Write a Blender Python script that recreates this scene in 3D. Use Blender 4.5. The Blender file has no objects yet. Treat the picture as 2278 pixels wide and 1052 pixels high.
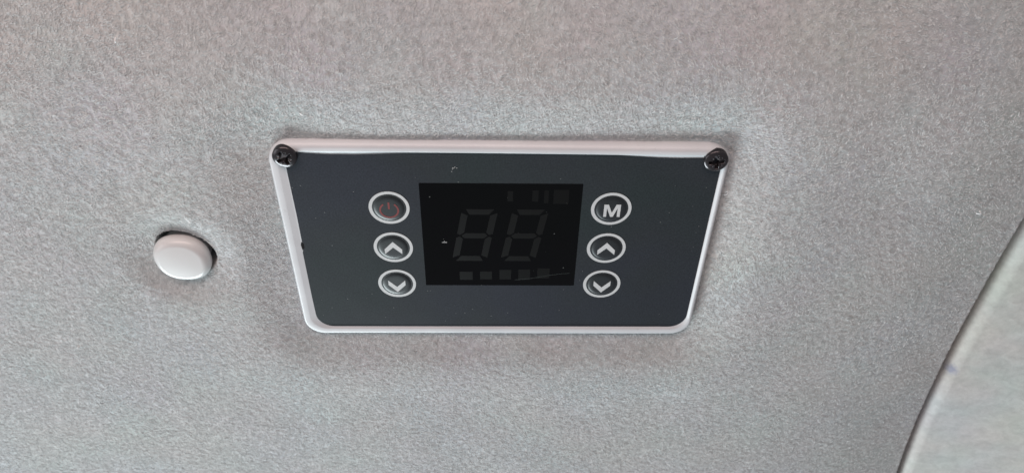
import bpy, bmesh, math
import numpy as np
from mathutils import Matrix, Vector

scene = bpy.context.scene
rng = np.random.default_rng(7)
MM = 0.001
# local frame of the panel: x right, y towards the viewer's top, z out of the roof lining (mm);
# in the world the lining is a vehicle ceiling that faces down, 1.2 m above the floor
M0 = Matrix.Translation((0, 0, 1.2)) @ Matrix.Rotation(math.pi, 4, 'X')

# ------------------------------------------------------------------ camera
cd = bpy.data.cameras.new('camera')
cam = bpy.data.objects.new('camera', cd)
scene.collection.objects.link(cam)
cd.sensor_width = 36.0
cd.lens = 1746.566 / 2278 * 36.0
cd.clip_start = 0.01
cd.clip_end = 20
Rc = Matrix(((0.99974, -0.00426, -0.02244), (0.0178, 0.76091, 0.64862), (0.01431, -0.64885, 0.76078))).transposed()
# rows of Rc are the camera's axes in the panel frame
Rl = Matrix(((0.99974, 0.0178, 0.01431), (-0.00426, 0.76091, -0.64885), (-0.02244, 0.64862, 0.76078)))
Rl = Matrix(((0.99974, -0.00426, -0.02244), (0.0178, 0.76091, 0.64862), (0.01431, -0.64885, 0.76078))).transposed().to_4x4()
CAMP = Vector((-1.483, 130.779, 151.67))
Mc = Rl.inverted_safe()
cam.matrix_world = M0 @ Matrix.Translation(CAMP * MM) @ Mc
cd.dof.use_dof = True
cd.dof.focus_distance = 0.200
cd.dof.aperture_fstop = 26
scene.camera = cam

# ------------------------------------------------------------------ world and lamps
world = bpy.data.worlds.new('World')
scene.world = world
world.use_nodes = True
bg = world.node_tree.nodes['Background']
bg.inputs[0].default_value = (0.90, 0.93, 1.0, 1)
bg.inputs[1].default_value = 0.20

def area(name, loc, target, w, h, power, col):
    ld = bpy.data.lights.new(name, 'AREA')
    ld.shape = 'RECTANGLE'; ld.size = w * MM; ld.size_y = h * MM
    ld.energy = power; ld.color = col
    o = bpy.data.objects.new(name, ld)
    scene.collection.objects.link(o)
    d = (Vector(target) - Vector(loc)).normalized()
    q = d.to_track_quat('-Z', 'Y').to_matrix().to_4x4()
    o.matrix_world = M0 @ Matrix.Translation(Vector(loc) * MM) @ q
    return o
area('window_light', (-400, -800, 260), (0, 0, 0), 620, 240, 11.2, (0.87, 0.985, 1.0))
area('side_window_light', (-700, 60, 420), (0, 0, 0), 400, 400, 1.2, (0.95, 0.97, 1.0))
area('cabin_bounce', (-70, 430, 230), (-30, 60, 0), 480, 200, 1.65, (1.0, 0.78, 0.71))

scene.view_settings.view_transform = 'Standard'
scene.view_settings.look = 'None'
scene.view_settings.exposure = 0.0
scene.view_settings.gamma = 1.0
scene.view_settings.use_curve_mapping = False
scene.render.engine = 'CYCLES'
scene.cycles.use_denoising = True
scene.cycles.max_bounces = 6

# ------------------------------------------------------------------ materials
def mat(name, col, rough=0.5, spec=0.5, metal=0.0, coat=0.0):
    m = bpy.data.materials.new(name); m.use_nodes = True
    b = m.node_tree.nodes['Principled BSDF']
    b.inputs['Base Color'].default_value = (*col, 1)
    b.inputs['Roughness'].default_value = rough
    b.inputs['Specular IOR Level'].default_value = spec
    b.inputs['Metallic'].default_value = metal
    b.inputs['Coat Weight'].default_value = coat
    return m

def N(m, t, **kw):
    n = m.node_tree.nodes.new(t)
    for k, v in kw.items(): setattr(n, k, v)
    return n
def L(m, a, b): m.node_tree.links.new(a, b)

def noise(m, scale, detail=2.0, rough=0.5, vec=None, dist=0.0):
    n = N(m, 'ShaderNodeTexNoise')
    n.inputs['Scale'].default_value = scale
    n.inputs['Detail'].default_value = detail
    n.inputs['Roughness'].default_value = rough
    n.inputs['Distortion'].default_value = dist
    if vec is None:
        tc = N(m, 'ShaderNodeTexCoord'); vec = tc.outputs['Object']
    L(m, vec, n.inputs['Vector'])
    return n

def ramp(m, src, stops):
    r = N(m, 'ShaderNodeValToRGB')
    el = r.color_ramp.elements
    while len(el) < len(stops): el.new(0.5)
    for e, (p, c) in zip(el, stops):
        e.position = p; e.color = (*c, 1) if len(c) == 3 else c
    L(m, src, r.inputs[0])
    return r

def mix(m, a, b, fac, mode='MIX'):
    n = N(m, 'ShaderNodeMix', data_type='RGBA', blend_type=mode)
    if isinstance(fac, (int, float)): n.inputs[0].default_value = fac
    else: L(m, fac, n.inputs[0])
    for s, i in ((a, 6), (b, 7)):
        if isinstance(s, tuple): n.inputs[i].default_value = (*s, 1)
        else: L(m, s, n.inputs[i])
    return n.outputs[2]

def bump(m, src, strength, dist, prev=None):
    b = N(m, 'ShaderNodeBump')
    b.inputs['Strength'].default_value = strength
    b.inputs['Distance'].default_value = dist
    L(m, src, b.inputs['Height'])
    if prev is not None: L(m, prev, b.inputs['Normal'])
    return b.outputs[0]

def fabric(name, base, contrast, bump_mm, fine=1500.0):
    m = mat(name, base, 0.95, 0.15)
    P = m.node_tree.nodes['Principled BSDF']
    P.inputs['Sheen Weight'].default_value = 0.12
    P.inputs['Sheen Roughness'].default_value = 0.5
    n1 = noise(m, fine, 4.0, 0.62, dist=0.6)
    n2 = noise(m, fine * 0.33, 2.0, 0.5, dist=0.8)
    n3 = noise(m, 45.0, 3.0, 0.5)
    n4 = noise(m, 28.0, 2.0, 0.5)
    lo = tuple(c * (1 - contrast) for c in base); hi = tuple(min(1, c * (1 + contrast)) for c in base)
    r1 = ramp(m, n1.outputs['Fac'], [(0.30, lo), (0.70, hi)])
    r2 = ramp(m, n2.outputs['Fac'], [(0.25, (0.90,) * 3), (0.75, (1.10,) * 3)])
    c = mix(m, r1.outputs[0], r2.outputs[0], 1.0, 'MULTIPLY')
    # hue noise in the knit's colour: very faint cool green and mauve patches
    r3 = ramp(m, n3.outputs['Fac'], [(0.38, (1.03, 0.985, 0.99)), (0.52, (1, 1, 1)), (0.66, (0.965, 1.015, 1.0))])
    c = mix(m, c, r3.outputs[0], 1.0, 'MULTIPLY')
    r4 = ramp(m, n4.outputs['Fac'], [(0.35, (0.97, 0.97, 1.02)), (0.65, (1.01, 1.0, 0.98))])
    c = mix(m, c, r4.outputs[0], 1.0, 'MULTIPLY')
    L(m, c, P.inputs['Base Color'])
    b1 = bump(m, n2.outputs['Fac'], 1.0, bump_mm * 1.6 * MM)
    b2 = bump(m, n1.outputs['Fac'], 1.0, bump_mm * MM, b1)
    L(m, b2, P.inputs['Normal'])
    return m, c

M_knit, _ = fabric('grey_brushed_knit', (0.54, 0.56, 0.56), 0.14, 0.08, 800.0)
M_trim, trim_col = fabric('pale_trim_cloth', (0.47, 0.475, 0.455), 0.07, 0.06, 700.0)
M_fibre = mat('grey_fibre', (0.47, 0.475, 0.47), 0.8, 0.2)
_n = noise(M_fibre, 800.0, 3.0)
_r = ramp(M_fibre, _n.outputs['Fac'], [(0.35, (0.50, 0.505, 0.505)), (0.65, (0.67, 0.675, 0.675))])
L(M_fibre, _r.outputs[0], M_fibre.node_tree.nodes['Principled BSDF'].inputs['Base Color'])
M_lint = mat('white_lint', (0.85, 0.85, 0.85), 0.7, 0.2)

M_white = mat('white_plastic', (0.74, 0.73, 0.75), 0.38, 0.45)
_n = noise(M_white, 60.0, 3.0)
_r = ramp(M_white, _n.outputs['Fac'], [(0.3, (0.63, 0.645, 0.67)), (0.7, (0.69, 0.705, 0.73))])
_g = noise(M_white, 260.0, 2.0, 0.6)
_gr = ramp(M_white, _g.outputs['Fac'], [(0.70, (1, 1, 1)), (0.78, (0.78, 0.76, 0.74))])
L(M_white, mix(M_white, _r.outputs[0], _gr.outputs[0], 1.0, 'MULTIPLY'), M_white.node_tree.nodes['Principled BSDF'].inputs['Base Color'])
L(M_white, bump(M_white, noise(M_white, 90.0, 2.0).outputs['Fac'], 0.5, 0.25 * MM), M_white.node_tree.nodes['Principled BSDF'].inputs['Normal'])

M_cap = mat('glossy_white_plastic', (0.70, 0.70, 0.70), 0.28, 0.5)
L(M_cap, bump(M_cap, noise(M_cap, 120.0, 2.0).outputs['Fac'], 0.4, 0.12 * MM), M_cap.node_tree.nodes['Principled BSDF'].inputs['Normal'])

def film_mat(name, base, rough, spec=0.5):
    m = mat(name, base, rough, 0.5)
    P = m.node_tree.nodes['Principled BSDF']
    P.inputs['Specular IOR Level'].default_value = spec
    tc = N(m, 'ShaderNodeTexCoord')
    a = noise(m, 2600.0, 3.0, 0.7, tc.outputs['Object'])
    ra = ramp(m, a.outputs['Fac'], [(0.35, tuple(c * 0.82 for c in base)), (0.68, tuple(c * 1.2 for c in base))])
    b = noise(m, 22.0, 2.0, 0.5, tc.outputs['Object'])
    rb = ramp(m, b.outputs['Fac'], [(0.36, (0.90, 1.02, 0.95)), (0.5, (1, 1, 1)), (0.64, (1.02, 1.0, 1.12))])
    c = mix(m, ra.outputs[0], rb.outputs[0], 1.0, 'MULTIPLY')
    v = N(m, 'ShaderNodeTexVoronoi'); v.inputs['Scale'].default_value = 420.0
    L(m, tc.outputs['Object'], v.inputs['Vector'])
    sp = ramp(m, v.outputs['Distance'], [(0.045, (1, 1, 1)), (0.075, (0, 0, 0))])
    # only some cells hold a speck of dust
    sx = N(m, 'ShaderNodeSeparateColor'); L(m, v.outputs['Color'], sx.inputs[0])
    gt = N(m, 'ShaderNodeMath', operation='GREATER_THAN'); gt.inputs[1].default_value = 0.72
    L(m, sx.outputs[0], gt.inputs[0])
    mu = N(m, 'ShaderNodeMath', operation='MULTIPLY'); L(m, sp.outputs[0], mu.inputs[0]); L(m, gt.outputs[0], mu.inputs[1])
    mu2 = N(m, 'ShaderNodeMath', operation='MULTIPLY'); L(m, mu.outputs[0], mu2.inputs[0]); mu2.inputs[1].default_value = 0.6
    c = mix(m, c, (0.22, 0.23, 0.23), mu2.outputs[0])
    L(m, c, P.inputs['Base Color'])
    w = noise(m, 35.0, 2.0, 0.5, tc.outputs['Object'])
    b1 = bump(m, w.outputs['Fac'], 0.35, 1.0 * MM)
    b2 = bump(m, a.outputs['Fac'], 0.25, 0.03 * MM, b1)
    L(m, b2, P.inputs['Normal'])
    return m
M_film = film_mat('dark_slate_film', (0.033, 0.0385, 0.0445), 0.55, 0.06)
M_key = film_mat('embossed_key_film', (0.017, 0.020, 0.024), 0.42)
M_glass = film_mat('black_display_window', (0.0022, 0.0024, 0.0028), 0.10, 0.22)
M_seg = mat('unlit_segment_grey', (0.0047, 0.0045, 0.0045), 0.35, 0.2)
M_ind = mat('unlit_indicator_grey', (0.0027, 0.0026, 0.0026), 0.35, 0.2)
M_print = mat('silver_grey_print', (0.66, 0.68, 0.69), 0.45, 0.4)
_n = noise(M_print, 1500.0, 2.0)
_r = ramp(M_print, _n.outputs['Fac'], [(0.3, (0.56, 0.58, 0.59)), (0.7, (0.64, 0.66, 0.67))])
L(M_print, _r.outputs[0], M_print.node_tree.nodes['Principled BSDF'].inputs['Base Color'])
M_red = mat('dull_red_print', (0.20, 0.035, 0.035), 0.45, 0.4)
M_screw = mat('black_oxide_steel', (0.06, 0.055, 0.06), 0.25, 0.6, 0.7)
L(M_screw, bump(M_screw, noise(M_screw, 900.0, 2.0).outputs['Fac'], 0.4, 0.08 * MM), M_screw.node_tree.nodes['Principled BSDF'].inputs['Normal'])
M_dark = mat('dark_cavity', (0.012, 0.012, 0.012), 0.9, 0.1)
M_dust_glint = mat('pale_dust_and_glint', (0.45, 0.46, 0.46), 0.8, 0.2)
M_scratch = mat('faint_scratch', (0.016, 0.022, 0.020), 0.5, 0.4)

# ------------------------------------------------------------------ object helpers
def link_mesh(name, v, f, m, parent=None, smooth=True, loc=(0, 0, 0)):
    me = bpy.data.meshes.new(name)
    v = np.asarray(v, dtype=np.float64) * MM
    if isinstance(f, np.ndarray):
        nf, k = f.shape
        me.vertices.add(len(v)); me.vertices.foreach_set('co', v.astype(np.float32).ravel())
        me.loops.add(nf * k); me.loops.foreach_set('vertex_index', f.astype(np.int32).ravel())
        me.polygons.add(nf)
        me.polygons.foreach_set('loop_start', (np.arange(nf) * k).astype(np.int32))
        me.polygons.foreach_set('loop_total', np.full(nf, k, dtype=np.int32))
        me.update(calc_edges=True)
    else:
        me.from_pydata([tuple(x) for x in v], [], f); me.update()
    me.polygons.foreach_set('use_smooth', np.full(len(me.polygons), smooth))
    me.materials.append(m)
    o = bpy.data.objects.new(name, me); scene.collection.objects.link(o)
    if parent is not None:
        o.parent = parent; o.location = Vector(loc) * MM
    else:
        o.matrix_world = M0 @ Matrix.Translation(Vector(loc) * MM)
    return o

def thing(name, label, cat, loc=(0, 0, 0)):
    o = bpy.data.objects.new(name, None); scene.collection.objects.link(o)
    o.empty_display_size = 0.01
    o.matrix_world = M0 @ Matrix.Translation(Vector(loc) * MM)
    o['label'] = label; o['category'] = cat
    return o

def grid_faces(nx, ny):   # vertex index = j*nx + i
    i, j = np.meshgrid(np.arange(nx - 1), np.arange(ny - 1))
    a = (j * nx + i).ravel()
    return np.stack([a, a + 1, a + nx + 1, a + nx], 1)

def rrect(x0, x1, y0, y1, r, n=14):
    pts = []
    for cx, cy, a0 in ((x1 - r, y1 - r, 0), (x0 + r, y1 - r, 90), (x0 + r, y0 + r, 180), (x1 - r, y0 + r, 270)):
        for k in range(n + 1):
            a = math.radians(a0 + 90 * k / n)
            pts.append((cx + r * math.cos(a), cy + r * math.sin(a)))
    # subdivide the straight runs so that all loops share a count and can bow a little
    out = []
    m = len(pts)
    for i in range(m):
        p, q = pts[i], pts[(i + 1) % m]
        out.append(p)
        if i % (n + 1) == n:
            for k in range(1, 30): out.append((p[0] + (q[0] - p[0]) * k / 30, p[1] + (q[1] - p[1]) * k / 30))
    return np.array(out)

def loft(loops, cap_last=True):
    n = len(loops[0]); v = np.vstack(loops); f = []
    for k in range(len(loops) - 1):
        for i in range(n):
            j = (i + 1) % n
            f.append((k * n + i, k * n + j, (k + 1) * n + j, (k + 1) * n + i))
    if cap_last: f.append(tuple((len(loops) - 1) * n + i for i in range(n)))
    return v, f

def prism(pts, z0, z1):
    n = len(pts)
    v = [(x, y, z0) for x, y in pts] + [(x, y, z1) for x, y in pts]
    f = [tuple(range(n, 2 * n))] + [(i, (i + 1) % n, n + (i + 1) % n, n + i) for i in range(n)]
    return v, f

def lathe(prof, n=96, sx=1.0, sy=1.0, power=2.0):
    v = []; 
    for r, z in prof:
        for k in range(n):
            a = 2 * math.pi * k / n; c, s = math.cos(a), math.sin(a)
            q = (abs(c) ** power + abs(s) ** power) ** (-1 / power)
            v.append((r * c * q * sx, r * s * q * sy, z))
    f = []
    for k in range(len(prof) - 1):
        for i in range(n):
            j = (i + 1) % n
            f.append((k * n + i, k * n + j, (k + 1) * n + j, (k + 1) * n + i))
    f.append(tuple((len(prof) - 1) * n + i for i in range(n)))
    return v, f

# ------------------------------------------------------------------ shapes of the lining
PX0, PX1, PY0, PY1, PR = -54.35, 54.0, -34.6, 29.35, 5.6      # outline of the control panel
CAPX, CAPY = -81.9, -6.4
def rr_dist(x, y, x0=PX0, x1=PX1, y0=PY0, y1=PY1, r=PR):
    cx, cy = (x0 + x1) / 2, (y0 + y1) / 2
    qx = np.abs(x - cx) - (x1 - x0) / 2 + r; qy = np.abs(y - cy) - (y1 - y0) / 2 + r
    return np.hypot(np.maximum(qx, 0), np.maximum(qy, 0)) + np.minimum(np.maximum(qx, qy), 0) - r
def sstep(t): t = np.clip(t, 0, 1); return t * t * (3 - 2 * t)

_ph = rng.uniform(0, 6.28, (14,)); _dr = rng.uniform(0, 6.28, (14,)); _wl = rng.uniform(22, 70, (14,))
def waves(x, y):
    s = 0
    for p, d, w in zip(_ph, _dr, _wl):
        s = s + np.sin((x * math.cos(d) + y * math.sin(d)) * 2 * math.pi / w + p) * (w / 45.0)
    return s / 14
_mp = rng.uniform(0, 6.28, 22); _md = rng.uniform(0, 6.28, 22); _mw = rng.uniform(1.5, 3.8, 22)
def pile(x, y):   # small soft lumps of the brushed pile
    s = 0
    for p, d, w in zip(_mp, _md, _mw):
        s = s + np.sin((x * math.cos(d) + y * math.sin(d) + 0.8 * np.sin(y / 7.0 + p)) * 2 * math.pi / w + p) * (w / 2.8)
    return s * 0.0072
def seam_x(y):
    return np.interp(y, SEAM_T[:, 0], SEAM_T[:, 1])
SEAM_Z = -3.2
SEAM_T = np.array([(-300.0, 130.0), (300.0, 130.0)])
def lining_z(x, y, hole=True, roll=1.0):
    z = 1.1 + 0.45 * waves(x, y) + pile(x, y) - 0.0033 * np.clip(y - 30, 0, 60) ** 2 - 0.0005 * np.clip(x - 62, 0, 90) ** 2
    d = rr_dist(x, y)
    w = 15.0 + 2.0 * waves(x * 1.7 + 40, y * 1.7)
    z = z - 2.8 * (1 - sstep((d + 5) / (w + 5))) + 0.9 * np.exp(-((d - 19) / 12.0) ** 2)
    # lining pinched a little by the edge of the panel
    z = z - 0.35 * np.exp(-(np.maximum(d, 0) / 1.2) ** 2)
    r = np.hypot(x - CAPX, y - CAPY)
    z = z - 3.4 * (1 - sstep((r - 3) / 15.0))
    if hole:
        hr = 7.9 + 0.25 * np.sin(3 * np.arctan2(y - CAPY, x - CAPX) + 1)
        rh = np.hypot(x - CAPX - 0.7, y - CAPY - 0.65)
        z = z - 11.0 * (1 - sstep((rh - hr + 1.1) / 1.1))
    sx = seam_x(y)
    z = z + SEAM_Z * sstep((x - (sx - 62)) / 74.0) * 1.15
    z = z - 2.2 * sstep((x - (sx - 34)) / 50.0)
    e = np.clip((x - (sx - 1.2)) / 1.2, 0, 1)
    z = z - roll * 1.6 * (1 - np.sqrt(np.clip(1 - e ** 2, 0, 1)))
    # broad crown of the roof
    z = z - 0.00004 * (x + 10) ** 2 * 2 - 0.00006 * (y - 20) ** 2 * 2
    return z

# the line of the seam: a smooth curve through points that lie on the lining
_sp = [(2277.4, 480.5), (2220, 575), (2159, 684), (2103, 797), (2044, 915), (1996, 1045)]
def to_plane(u, v, z=0.0):
    fpx = 1746.566
    d = Vector(((u - 1139) / fpx, -(v - 526) / fpx, -1.0))
    a = Mc.to_3x3() @ d
    return CAMP + a * ((z - CAMP.z) / a.z)
for _it in range(6):
    _pp = []
    for u, w_ in _sp:
        ze = -5.0
        for _k in range(8):
            p = to_plane(u, w_, ze)
            ze = float(lining_z(np.array(seam_x(p.y)), np.array(p.y), False, 0.0)) - 1.0
        _pp.append((p.y, p.x))
    _pp = np.array(_pp); _co = np.polyfit(_pp[:, 0] / 100, _pp[:, 1], 3)
    _yy = np.linspace(-125, 25, 200); _xx = np.polyval(_co, _yy / 100)
    _s0 = (_xx[1] - _xx[0]) / (_yy[1] - _yy[0]); _s1 = (_xx[-1] - _xx[-2]) / (_yy[-1] - _yy[-2])
    SEAM_T = np.vstack([[(-300.0, _xx[0] + _s0 * (-175.0))], np.stack([_yy, _xx], 1), [(300.0, _xx[-1] + _s1 * 275.0)]])

def axis(segs):
    out = []
    for a, b, s in segs: out += list(np.arange(a, b, s))
    return np.array(out)
gx = np.concatenate([axis([(-330, -190, 2.0), (-190, -93, 0.8), (-93, -68, 0.25), (-68, -58, 0.6), (-58, -52, 0.4), (-52, 52, 1.0), (52, 60, 0.4), (60, 120, 0.8)])])
gy = axis([(-260, -115, 2.0), (-115, -40, 0.8), (-40, -33, 0.4), (-33, -17, 0.7), (-17, 9, 0.25), (9, 27, 0.7), (27, 33, 0.3), (33, 75, 0.8), (75, 180, 2.0)])
tail = np.concatenate([np.linspace(0, 0.80, 14), np.linspace(0.83, 1, 14)])   # last columns follow the seam
X = np.empty((len(gy), len(gx) + len(tail))); 
X[:, :len(gx)] = gx[None, :]
sxy = seam_x(gy)
x_start = 120.0
X[:, len(gx):] = x_start + (sxy[:, None] - x_start) * tail[None, :]
Y = np.repeat(gy[:, None], X.shape[1], 1)
Z = lining_z(X, Y)
V = np.stack([X.ravel(), Y.ravel(), Z.ravel()], 1)
# skirt: the lining wraps behind its edge
nx = X.shape[1]
print('edge', lining_z(seam_x(np.array([0., -45, -100])), np.array([0., -45, -100]), False, 0.0), seam_x(np.array([0., -45, -100])))
lining = link_mesh('ceiling', V, grid_faces(nx, len(gy)), M_knit)
lining['kind'] = 'structure'
lining['label'] = 'grey brushed fabric roof lining around the control panel'
# skirt wall at the seam
sv = np.concatenate([np.stack([sxy, gy, Z[:, -1]], 1), np.stack([sxy - 0.6, gy, Z[:, -1] - 8], 1)])
n = len(gy); sf = np.stack([np.arange(n - 1), np.arange(n - 1) + n, np.arange(1, n) + n, np.arange(1, n)], 1)
link_mesh('folded_edge', sv, sf, M_knit, lining)

# ------------------------------------------------------------------ nap of the fabric: loose short fibres
def frame_mask(x, y, pad):
    # the part of the lining near the view
    t = np.clip((64 - y) / 170, 0, 1)
    return (y < 66 + pad) & (y > -106 - pad) & (x > -101 - 67 * t - pad) & (x < 107 + 77 * t + pad)
def flow(x, y):
    a = 0.35 + 0.9 * sstep((y - 5) / 55.0) + 0.55 * np.sin(x / 31 + y / 47) + 0.45 * np.sin(x / 13.0 - y / 17.0 + 2) + 0.4 * np.sin(y / 9.5 + x / 21.0)
    return a
def fibres(name, count, lmin, lmax, wid, lift, material, parent):
    x = rng.uniform(-195, 152, count); y = rng.uniform(-125, 85, count)
    keep = frame_mask(x, y, 18) & (rr_dist(x, y) > 0.25) & (np.hypot(x - CAPX - 0.7, y - CAPY - 0.65) > 7.7) & (x < seam_x(y) - 0.9)
    x, y = x[keep], y[keep]; n = len(x)
    ln = rng.uniform(lmin, lmax, n); a = flow(x, y) + rng.normal(0, 0.6, n)
    curl = rng.normal(0, 0.45, n)
    S = 3
    pts = []; px, py = x.copy(), y.copy()
    h0 = rng.uniform(0.0, 0.10, n); hh = rng.uniform(0.3, 1.0, n) * lift
    tl = rng.uniform(-0.3, 0.3, n)
    cols = []
    for s in range(S + 1):
        t = s / S
        ang = a + curl * t
        if s: px = px + np.cos(ang) * ln / S; py = py + np.sin(ang) * ln / S
        z = lining_z(px, py) + h0 + hh * np.sin(math.pi * min(1, t * 0.8 + 0.1))
        w = wid * (1 - 0.75 * t ** 2) * 0.5
        ox, oy = -np.sin(ang) * w, np.cos(ang) * w
        oz = tl * w
        cols.append(np.stack([np.stack([px - ox, py - oy, z - oz], 1), np.stack([px + ox, py + oy, z + oz], 1)], 1))
    A = np.stack(cols, 1).reshape(n, -1, 3)       # n, 2(S+1), 3
    base = (np.arange(n) * 2 * (S + 1))[:, None]
    fs = [base + np.array([[2 * s, 2 * s + 2, 2 * s + 3, 2 * s + 1]]) for s in range(S)]
    F = np.stack(fs, 1).reshape(-1, 4)
    o = link_mesh(name, A.reshape(-1, 3), F, material, parent, smooth=False)
    o['kind'] = 'stuff'
    return o
fibres('fabric_nap', 480000, 0.35, 1.15, 0.18, 0.15, M_fibre, lining)

# ------------------------------------------------------------------ the pale trim piece beyond the seam
ty = np.arange(-240, 120, 2.0)
tt = np.concatenate([np.linspace(0, 6.2, 22)[:-1], np.linspace(6.2, 14, 10)[:-1], np.linspace(14, 160, 40)])
GAPS = lambda y: 2.4 - 1.0 * sstep((-y - 35) / 60.0)
TX = seam_x(ty)[:, None] + GAPS(ty)[:, None] + tt[None, :]
TY = np.repeat(ty[:, None], len(tt), 1)
def trim_z(t, y):
    e = np.clip(1 - t / 4.0, 0, 1)
    b = lining_z(seam_x(y), y, False, 0.0) - 0.3
    return b - 5.5 * (1 - np.sqrt(np.clip(1 - e ** 2, 0, 1))) + 0.20 * t + 0.0006 * t ** 2
TZ = trim_z(tt[None, :], TY) + 0 * TX
trim = link_mesh('trim_panel', np.stack([TX.ravel(), TY.ravel(), TZ.ravel()], 1), grid_faces(len(tt), len(ty)), M_trim)
trim['label'] = 'smooth pale grey trim piece beyond the dark seam, small blue mark on its edge'
trim['category'] = 'trim panel'; trim['kind'] = 'thing'
sol = trim.modifiers.new('thickness', 'SOLIDIFY'); sol.thickness = 1.5 * MM; sol.offset = -1
# blue ink mark on the edge of the trim
_t = N(M_trim, 'ShaderNodeTexCoord')
_d = N(M_trim, 'ShaderNodeVectorMath', operation='DISTANCE'); L(M_trim, _t.outputs['Object'], _d.inputs[0])
_iz = -6.0
for _k in range(12):
    _ip = to_plane(2107, 806, _iz)
    _iz = float(trim_z(np.array(max(_ip.x - seam_x(_ip.y) - float(GAPS(_ip.y)), 0.3)), np.array(_ip.y)))
_d.inputs[1].default_value = (_ip.x * MM, _ip.y * MM, _iz * MM)
_nn = noise(M_trim, 900.0, 2.0, vec=_t.outputs['Object'])
_a = N(M_trim, 'ShaderNodeMath', operation='MULTIPLY_ADD'); L(M_trim, _nn.outputs['Fac'], _a.inputs[0]); _a.inputs[1].default_value = 0.0025; L(M_trim, _d.outputs['Value'], _a.inputs[2])
_m = N(M_trim, 'ShaderNodeMapRange'); L(M_trim, _a.outputs[0], _m.inputs[0])
_m.inputs[1].default_value = 0.0018; _m.inputs[2].default_value = 0.0042; _m.inputs[3].default_value = 0.6; _m.inputs[4].default_value = 0.0
L(M_trim, mix(M_trim, trim_col, (0.13, 0.15, 0.27), _m.outputs[0]), M_trim.node_tree.nodes['Principled BSDF'].inputs['Base Color'])
# dark strip added behind the gap, its colour standing for the seam's shade
_sy = np.arange(-240, 120, 2.0); _ze = lining_z(seam_x(_sy), _sy, False, 0.0)
_bv = np.concatenate([np.stack([seam_x(_sy) - 4, _sy, _ze - 4.2], 1), np.stack([seam_x(_sy) + 6, _sy, _ze - 4.2], 1)]); _n1 = len(_sy)
link_mesh('gap_shade_strip', _bv, np.stack([np.arange(_n1 - 1), np.arange(_n1 - 1) + _n1, np.arange(1, _n1) + _n1, np.arange(1, _n1)], 1), mat('dark_grey_gap_shade', (0.06, 0.064, 0.064), 0.9, 0.1), lining)

# ------------------------------------------------------------------ round white cap in its hole
cap = thing('plug_cap', 'small glossy white round plastic cap set in a hole in the grey fabric', 'cap', (CAPX, CAPY, -5.2))
prof = [(5.6, 0), (5.7, 3.0), (6.6, 3.5), (6.85, 4.0), (6.9, 4.9)]
for k in range(1, 13):
    a = math.radians(90 * k / 12); prof.append((4.9 + 2.0 * math.cos(a), 4.9 + 2.1 * math.sin(a)))
for r in (4.2, 3.0, 2.0, 1.0, 0.3): prof.append((r, 7.0 + 0.25 * (1 - (r / 4.9) ** 2)))
v, f = lathe(prof, 96, 1.03, 1.01, 2.3)
link_mesh('cap_body', v, f, M_cap, cap)

# ------------------------------------------------------------------ control panel
panel = thing('control_panel', 'dark grey climate control panel in a white plastic frame screwed to the fabric roof lining', 'control panel', (0, 0, 0))
def loop(x0, x1, y0, y1, r, z):
    p = rrect(x0, x1, y0, y1, r)
    # the thin frame bows very slightly
    zz = z + 0.12 * np.sin(p[:, 0] / 17.0) * 0.5
    yy = p[:, 1] - 0.004 * p[:, 0] * (p[:, 1] > 0) + 0.12 * np.cos(p[:, 0] / 30.0) * (p[:, 1] > 0)
    return np.stack([p[:, 0], yy, zz], 1)
def off(d, z, top=1.0): return loop(PX0 + d, PX1 - d, PY0 + d, PY1 - d * top, max(PR - d, 1.0), z)
loops = [off(0.15, -5.5), off(0.05, -3.0), off(0.0, -1.3)]
for k in range(1, 9):
    a = math.radians(90 * k / 8); loops.append(off(0.85 * (1 - math.cos(a)), -1.3 + 1.75 * math.sin(a), 1.75))
loops += [loop(-52.3, 52.9, -32.3, 27.2, 4.6, 0.47), loop(-52.1, 52.8, -32.15, 27.02, 4.5, 0.43),
          loop(-50.75, 52.35, -31.75, 26.97, 4.4, 0.03), loop(-50.6, 52.25, -31.65, 26.95, 4.4, 0.0)]
v, f = loft(loops)
link_mesh('frame', v, f, M_white, panel)

# dark film: its edge wanders over the frame's inner bevel
top = [(-49.5, 26.9), (-45, 26.55), (-40, 26.25), (-34, 26.2), (-28, 26.45), (-21, 26.8), (-8, 26.9), (8, 26.85), (20, 26.75), (27, 26.6), (32, 26.3), (37, 26.0), (42, 25.9), (47, 26.0), (50.6, 26.1), (51.9, 25.6)]
right = [(52.15, 22), (52.15, 8), (52.2, -9), (52.2, -27)]
br = [(52.2 - 4.6 + 4.6 * math.cos(math.radians(a)), -31.6 + 4.6 - 4.6 * math.sin(math.radians(a))) for a in range(0, 91, 9)]
bl = [(-50.6 + 4.6 - 4.6 * math.sin(math.radians(a)), -31.6 + 4.6 - 4.6 * math.cos(math.radians(a))) for a in range(0, 91, 9)]
left = [(-50.7, -20), (-50.7, -8), (-50.7, -4.2), (-50.45, -3.2), (-50.1, -2.3), (-50.3, -1.2), (-50.35, 0.5), (-50.3, 8), (-50.45, 20), (-50.5, 25.8)]
film_pts = top + right + br + bl + left
v, f = prism(film_pts, -0.15, 0.07)
face = link_mesh('faceplate', v, f, M_film, panel, smooth=False)
v, f = prism([(-50.62, -3.4), (-50.0, -2.6), (-50.0, -1.2), (-50.55, -0.7), (-50.8, -1.6)], -0.1, 0.085)
link_mesh('edge_notch', v, f, M_dark, face, smooth=False)

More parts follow.
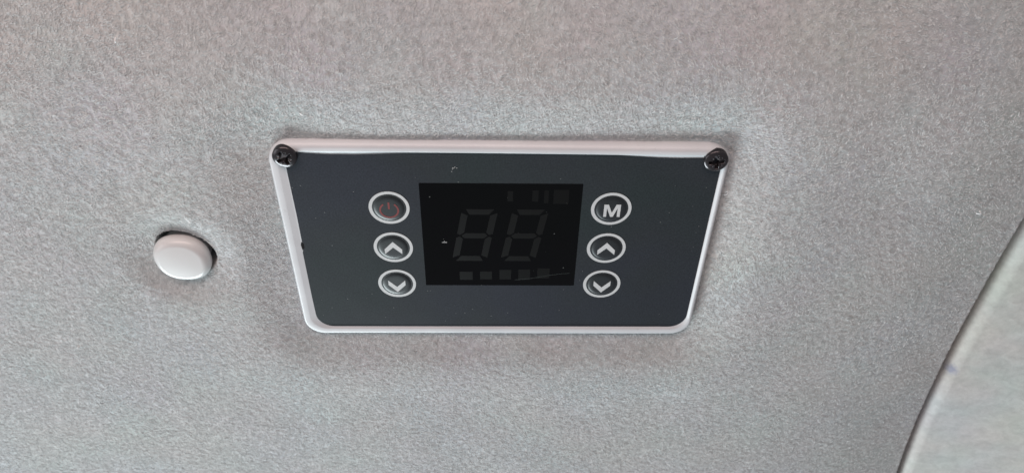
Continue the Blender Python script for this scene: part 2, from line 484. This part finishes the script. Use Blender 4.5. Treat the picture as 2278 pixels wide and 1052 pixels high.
# display window
DW = [(-19.68, -15.63), (19.86, -15.63), (19.86, 18.18), (-19.68, 18.18)]
v, f = prism(DW, 0.0, 0.10)
disp = link_mesh('display', v, f, M_glass, panel, smooth=False)
Zs = 0.118
def seg(pts):
    v, f = prism(pts, 0.09, Zs); link_mesh('digit_segment', v, f, M_seg, disp, smooth=False)
def digit(cx, cy, w, h, t, sl):
    def T(p): return (cx + p[0] + p[1] * sl, cy + p[1])
    g, W2, H2 = 0.24, w / 2, h / 2
    for q in (1, -1):
        seg([T(p) for p in [(-W2 + g + .75, q * H2), (W2 - g - .75, q * H2), (W2 - t - g - .15, q * (H2 - t)), (-W2 + t + g + .15, q * (H2 - t))][::-q]])
    a = W2 - t / 2 - 0.35
    seg([T(p) for p in [(-a, 0), (-a + t / 2, -t / 2), (a - t / 2, -t / 2), (a, 0), (a - t / 2, t / 2), (-a + t / 2, t / 2)]])
    for sx in (-1, 1):
        for q in (1, -1):
            p = [(sx * W2, q * (H2 - g - .9)), (sx * (W2 - t), q * (H2 - t - g)), (sx * (W2 - t), q * (t / 2 + g)), (sx * (W2 - t / 2), q * g), (sx * W2, q * (t / 4 + g))]
            seg([T(u) for u in (p if sx * q > 0 else p[::-1])])
digit(-6.5, 1.75, 9.0, 17.1, 1.7, 0.175)
digit(6.05, 1.75, 9.0, 17.1, 1.7, 0.175)
def indicator(x0, x1, y0, y1):
    v, f = prism([(x0, y0), (x1, y0), (x1, y1), (x0, y1)], 0.09, 0.112)
    link_mesh('indicator', v, f, M_ind, disp, smooth=False)
for x0, x1, y0, y1 in ((-10.6, -7.2, -13.6, -10.7), (-5.2, -2.1, -13.4, -10.6), (-0.1, 3.0, -13.4, -10.0), (4.9, 8.0, -13.5, -9.8), (9.9, 13.1, -13.0, -9.4),
                       (1.7, 3.0, 12.8, 15.9), (7.7, 9.2, 12.8, 16.2), (10.6, 11.7, 12.3, 16.2), (12.9, 16.6, 12.1, 16.4)):
    indicator(x0, x1, y0, y1)

def ribbon(path, w, z):
    p = np.array(path, float); d = np.gradient(p, axis=0); d /= np.linalg.norm(d, axis=1)[:, None]
    nrm = np.stack([-d[:, 1], d[:, 0]], 1)
    a = p - nrm * w / 2; b = p + nrm * w / 2
    v = [(x, y, z) for x, y in a] + [(x, y, z) for x, y in b]; k = len(p)
    return v, [(i, i + 1, k + i + 1, k + i) for i in range(k - 1)]
v, f = ribbon([(4.0 + 1.6 * k - 0.0, -13.6 + 0.18 * k + 0.9 / (1 + math.exp(-(k - 4.5) * 1.1))) for k in range(10)], 0.13, 0.124)
link_mesh('scratch', v, f, M_scratch, disp, smooth=False)

# dust on the panel, and a glint on the display
dv, df = [], []
def speck(x, y, sx, sy, z=0.13):
    n0 = len(dv); k = 7
    for i in range(k):
        a = 2 * math.pi * i / k; q = rng.uniform(0.6, 1.1)
        dv.append((x + sx * q * math.cos(a), y + sy * q * math.sin(a), z))
    df.append(tuple(range(n0, n0 + k)))
for _ in range(42): 
    s = rng.uniform(0.03, 0.10); px_, py_ = rng.uniform(-49, 51), rng.uniform(-30, 25)
    if abs(px_) < 21 and -17 < py_ < 19: s *= 0.35
    speck(px_, py_, s, s * 1.2)
speck(-14.2, -0.5, 0.75, 0.16); speck(-14.2, -0.45, 0.18, 0.45)  # glint of reflected light, painted as two crossed pale specks
for _ in range(9): speck(-11.2 + rng.normal(0, 0.5), 22.6 + rng.normal(0, 0.35), 0.16, 0.12)
d_o = link_mesh('dust_and_glint', dv, df, M_dust_glint, face, smooth=False); d_o['kind'] = 'stuff'

# keys
BX = 27.34; BY = (10.59, -2.30, -15.04)
def annulus(r0, r1, z, n=96, zb=None):
    v, f = [], []
    prof = [(r1, -0.02), (r1, z), (r0, z), (r0, -0.02)]
    for r, zz in prof:
        for k in range(n):
            a = 2 * math.pi * k / n; v.append((r * math.cos(a), r * math.sin(a), zz))
    for q in range(3):
        for i in range(n):
            j = (i + 1) % n; f.append((q * n + i, q * n + j, (q + 1) * n + j, (q + 1) * n + i))
    return v, f
KH = 0.36
def key_parent(x, y):
    v, f = lathe([(4.3, 0.02), (4.18, 0.10), (4.02, 0.13), (3.9, 0.10), (3.75, 0.12), (3.55, 0.21), (3.3, 0.28), (3.0, 0.33), (2.6, 0.355), (1.8, KH), (0.8, KH)], 96)
    b = link_mesh('button', v, f, M_key, panel, loc=(x, y, 0.06))
    v, f = annulus(4.15, 5.0, 0.075)
    link_mesh('button_ring', v, f, M_print, b, smooth=False)
    return b
def icon(b, pts, m, name='button_icon', z=KH + 0.03):
    v, f = prism(pts, KH - 0.1, z); return link_mesh(name, v, f, m, b, smooth=False)
UP = [(0, 2.15), (2.25, -0.4), (2.2, -1.95), (0, 0.25), (-2.2, -1.95), (-2.25, -0.4)]
DN = [(-2.25, 1.4), (-2.25, -0.3), (0, -2.8), (2.25, -0.3), (2.25, 1.4), (0, -0.95)]
EM = [(-2.05, -2.2), (-2.05, 1.6), (-0.95, 1.6), (0, -0.95), (0.95, 1.6), (2.05, 1.6), (2.05, -2.2), (1.32, -2.2), (1.32, 0.55), (0.33, -2.2), (-0.33, -2.2), (-1.32, 0.55), (-1.32, -2.2)]
for s in (-1, 1):
    for k in range(3):
        b = key_parent(s * BX, BY[k])
        if k == 0 and s == -1:
            b['label'] = 'power button with a red symbol'
            arc_o = [(2.42 * math.sin(math.radians(a)), -0.5 + 2.42 * math.cos(math.radians(a))) for a in range(36, 325, 6)]
            arc_i = [(2.0 * math.sin(math.radians(a)), -0.5 + 2.0 * math.cos(math.radians(a))) for a in range(324, 35, -6)]
            vo, fo = prism(arc_o + arc_i, KH - 0.1, KH + 0.03)
            vb, fb = prism([(-0.23, -0.15), (0.23, -0.15), (0.23, 1.95), (-0.23, 1.95)], KH - 0.1, KH + 0.03)
            n0 = len(vo); link_mesh('button_icon', vo + vb, fo + [tuple(i + n0 for i in q) for q in fb], M_red, b, smooth=False)
        elif k == 0:
            b['label'] = 'round button marked with the letter M'
            icon(b, [(x * 1.0 + 0.2, y) for x, y in EM], M_print)
        else:
            icon(b, UP if k == 1 else DN, M_print)

# screws
def screw(x, y, rot, z0):
    nr, na = 56, 160
    r = np.linspace(0, 1, nr) ** 0.9 * 2.85; a = np.linspace(0, 2 * math.pi, na, endpoint=False)
    R, A = np.meshgrid(r, a, indexing='ij')
    xx, yy = R * np.cos(A + 0), R * np.sin(A + 0)
    zz = 0.85 * np.sqrt(np.clip(1 - (R / 2.9) ** 2.6, 0, 1)) + 0.35
    c, s = math.cos(rot), math.sin(rot)
    u = xx * c + yy * s; w = -xx * s + yy * c
    arm = np.minimum(np.maximum(np.abs(u) - 1.75, np.abs(w) - 0.38), np.maximum(np.abs(w) - 1.75, np.abs(u) - 0.38))
    core = np.hypot(u, w) - 0.85
    dd = np.minimum(arm, core)
    u2 = (u + w) * 0.7071; w2 = (w - u) * 0.7071
    tick = np.minimum(np.maximum(np.abs(u2) - 1.6, np.abs(w2) - 0.11), np.maximum(np.abs(w2) - 1.6, np.abs(u2) - 0.11))
    dep = 1.9 * (1 - sstep((dd + 0.12) / 0.24)) * (1 - 0.2 * np.clip(np.hypot(u, w) / 1.8, 0, 1))
    dep = np.maximum(dep, 0.22 * (1 - sstep((tick + 0.05) / 0.14)))
    zz = zz - dep
    V = np.stack([xx, yy, zz], 2)
    skirt = V[-1].copy(); skirt[:, 2] = -0.9
    V = np.concatenate([V.reshape(-1, 3), skirt])
    F = []
    for i in range(nr):
        for j in range(na):
            k = (j + 1) % na
            if i == 0: continue
            F.append((i * na + j - na, i * na + j, i * na + k, i * na + k - na))
    for j in range(na):
        k = (j + 1) % na
        F.append(((nr - 1) * na + j, nr * na + j, nr * na + k, (nr - 1) * na + k))
    return link_mesh('screw', V, np.array(F), M_screw, panel, loc=(x, y, z0))
screw(-50.05, 26.1, math.radians(28), 0.55)
screw(50.4, 25.75, math.radians(8), 0.55)

# ------------------------------------------------------------------ lint on the lining
lv, lf = [], []
def lint(u, v, ln, ang, curl, w=0.16):
    p = to_plane(u, v); x, y = p.x, p.y; n0 = len(lv); K = 8
    for k in range(K):
        t = k / (K - 1); a = ang + curl * t
        if k: x += math.cos(a) * ln / K; y += math.sin(a) * ln / K
        z = float(lining_z(np.array(x), np.array(y), False)) + 0.45 + 0.5 * math.sin(math.pi * t)
        lv.extend([(x + math.sin(a) * w / 2, y - math.cos(a) * w / 2, z), (x - math.sin(a) * w / 2, y + math.cos(a) * w / 2, z + 0.05)])
    for k in range(K - 1): lf.append((n0 + 2 * k, n0 + 2 * k + 2, n0 + 2 * k + 3, n0 + 2 * k + 1))
for a in ((415, 472, 2.2, -0.6, -0.7, .25), (425, 480, 1.2, -1.2, 0.3, .2), (1608, 440, 2.2, 0.5, 0.5, .22), (1612, 433, 1.6, 0.9, -0.4, .2), (1642, 379, 0.8, 1.4, 0, .2), (1683, 406, 0.8, 1.0, 0, .3),
          (1716, 157, 4.0, 1.45, 0.1, .12), (2190, 500, 2.2, 0.1, 0.5, .3), (2197, 503, 1.6, 1.6, 0.5, .22), (668, 248, 1.5, -0.5, 0.4, .28), (170, 771, 1.6, 0.4, 0.3, .3), (372, 895, 1.8, -0.8, -0.4, .2),
          (1030, 300, 1.6, 0.3, 0.4, .12), (2180, 470, 0.8, 1, 0, .2), (255, 100, 1.5, 1.3, .2, .2), (1500, 90, 2.4, 0.7, .4, .14), (900, 930, 2.0, 0.5, .4, .16)):
    lint(*a)
lo = link_mesh('lint', lv, lf, M_lint, lining, smooth=False); lo['kind'] = 'stuff'
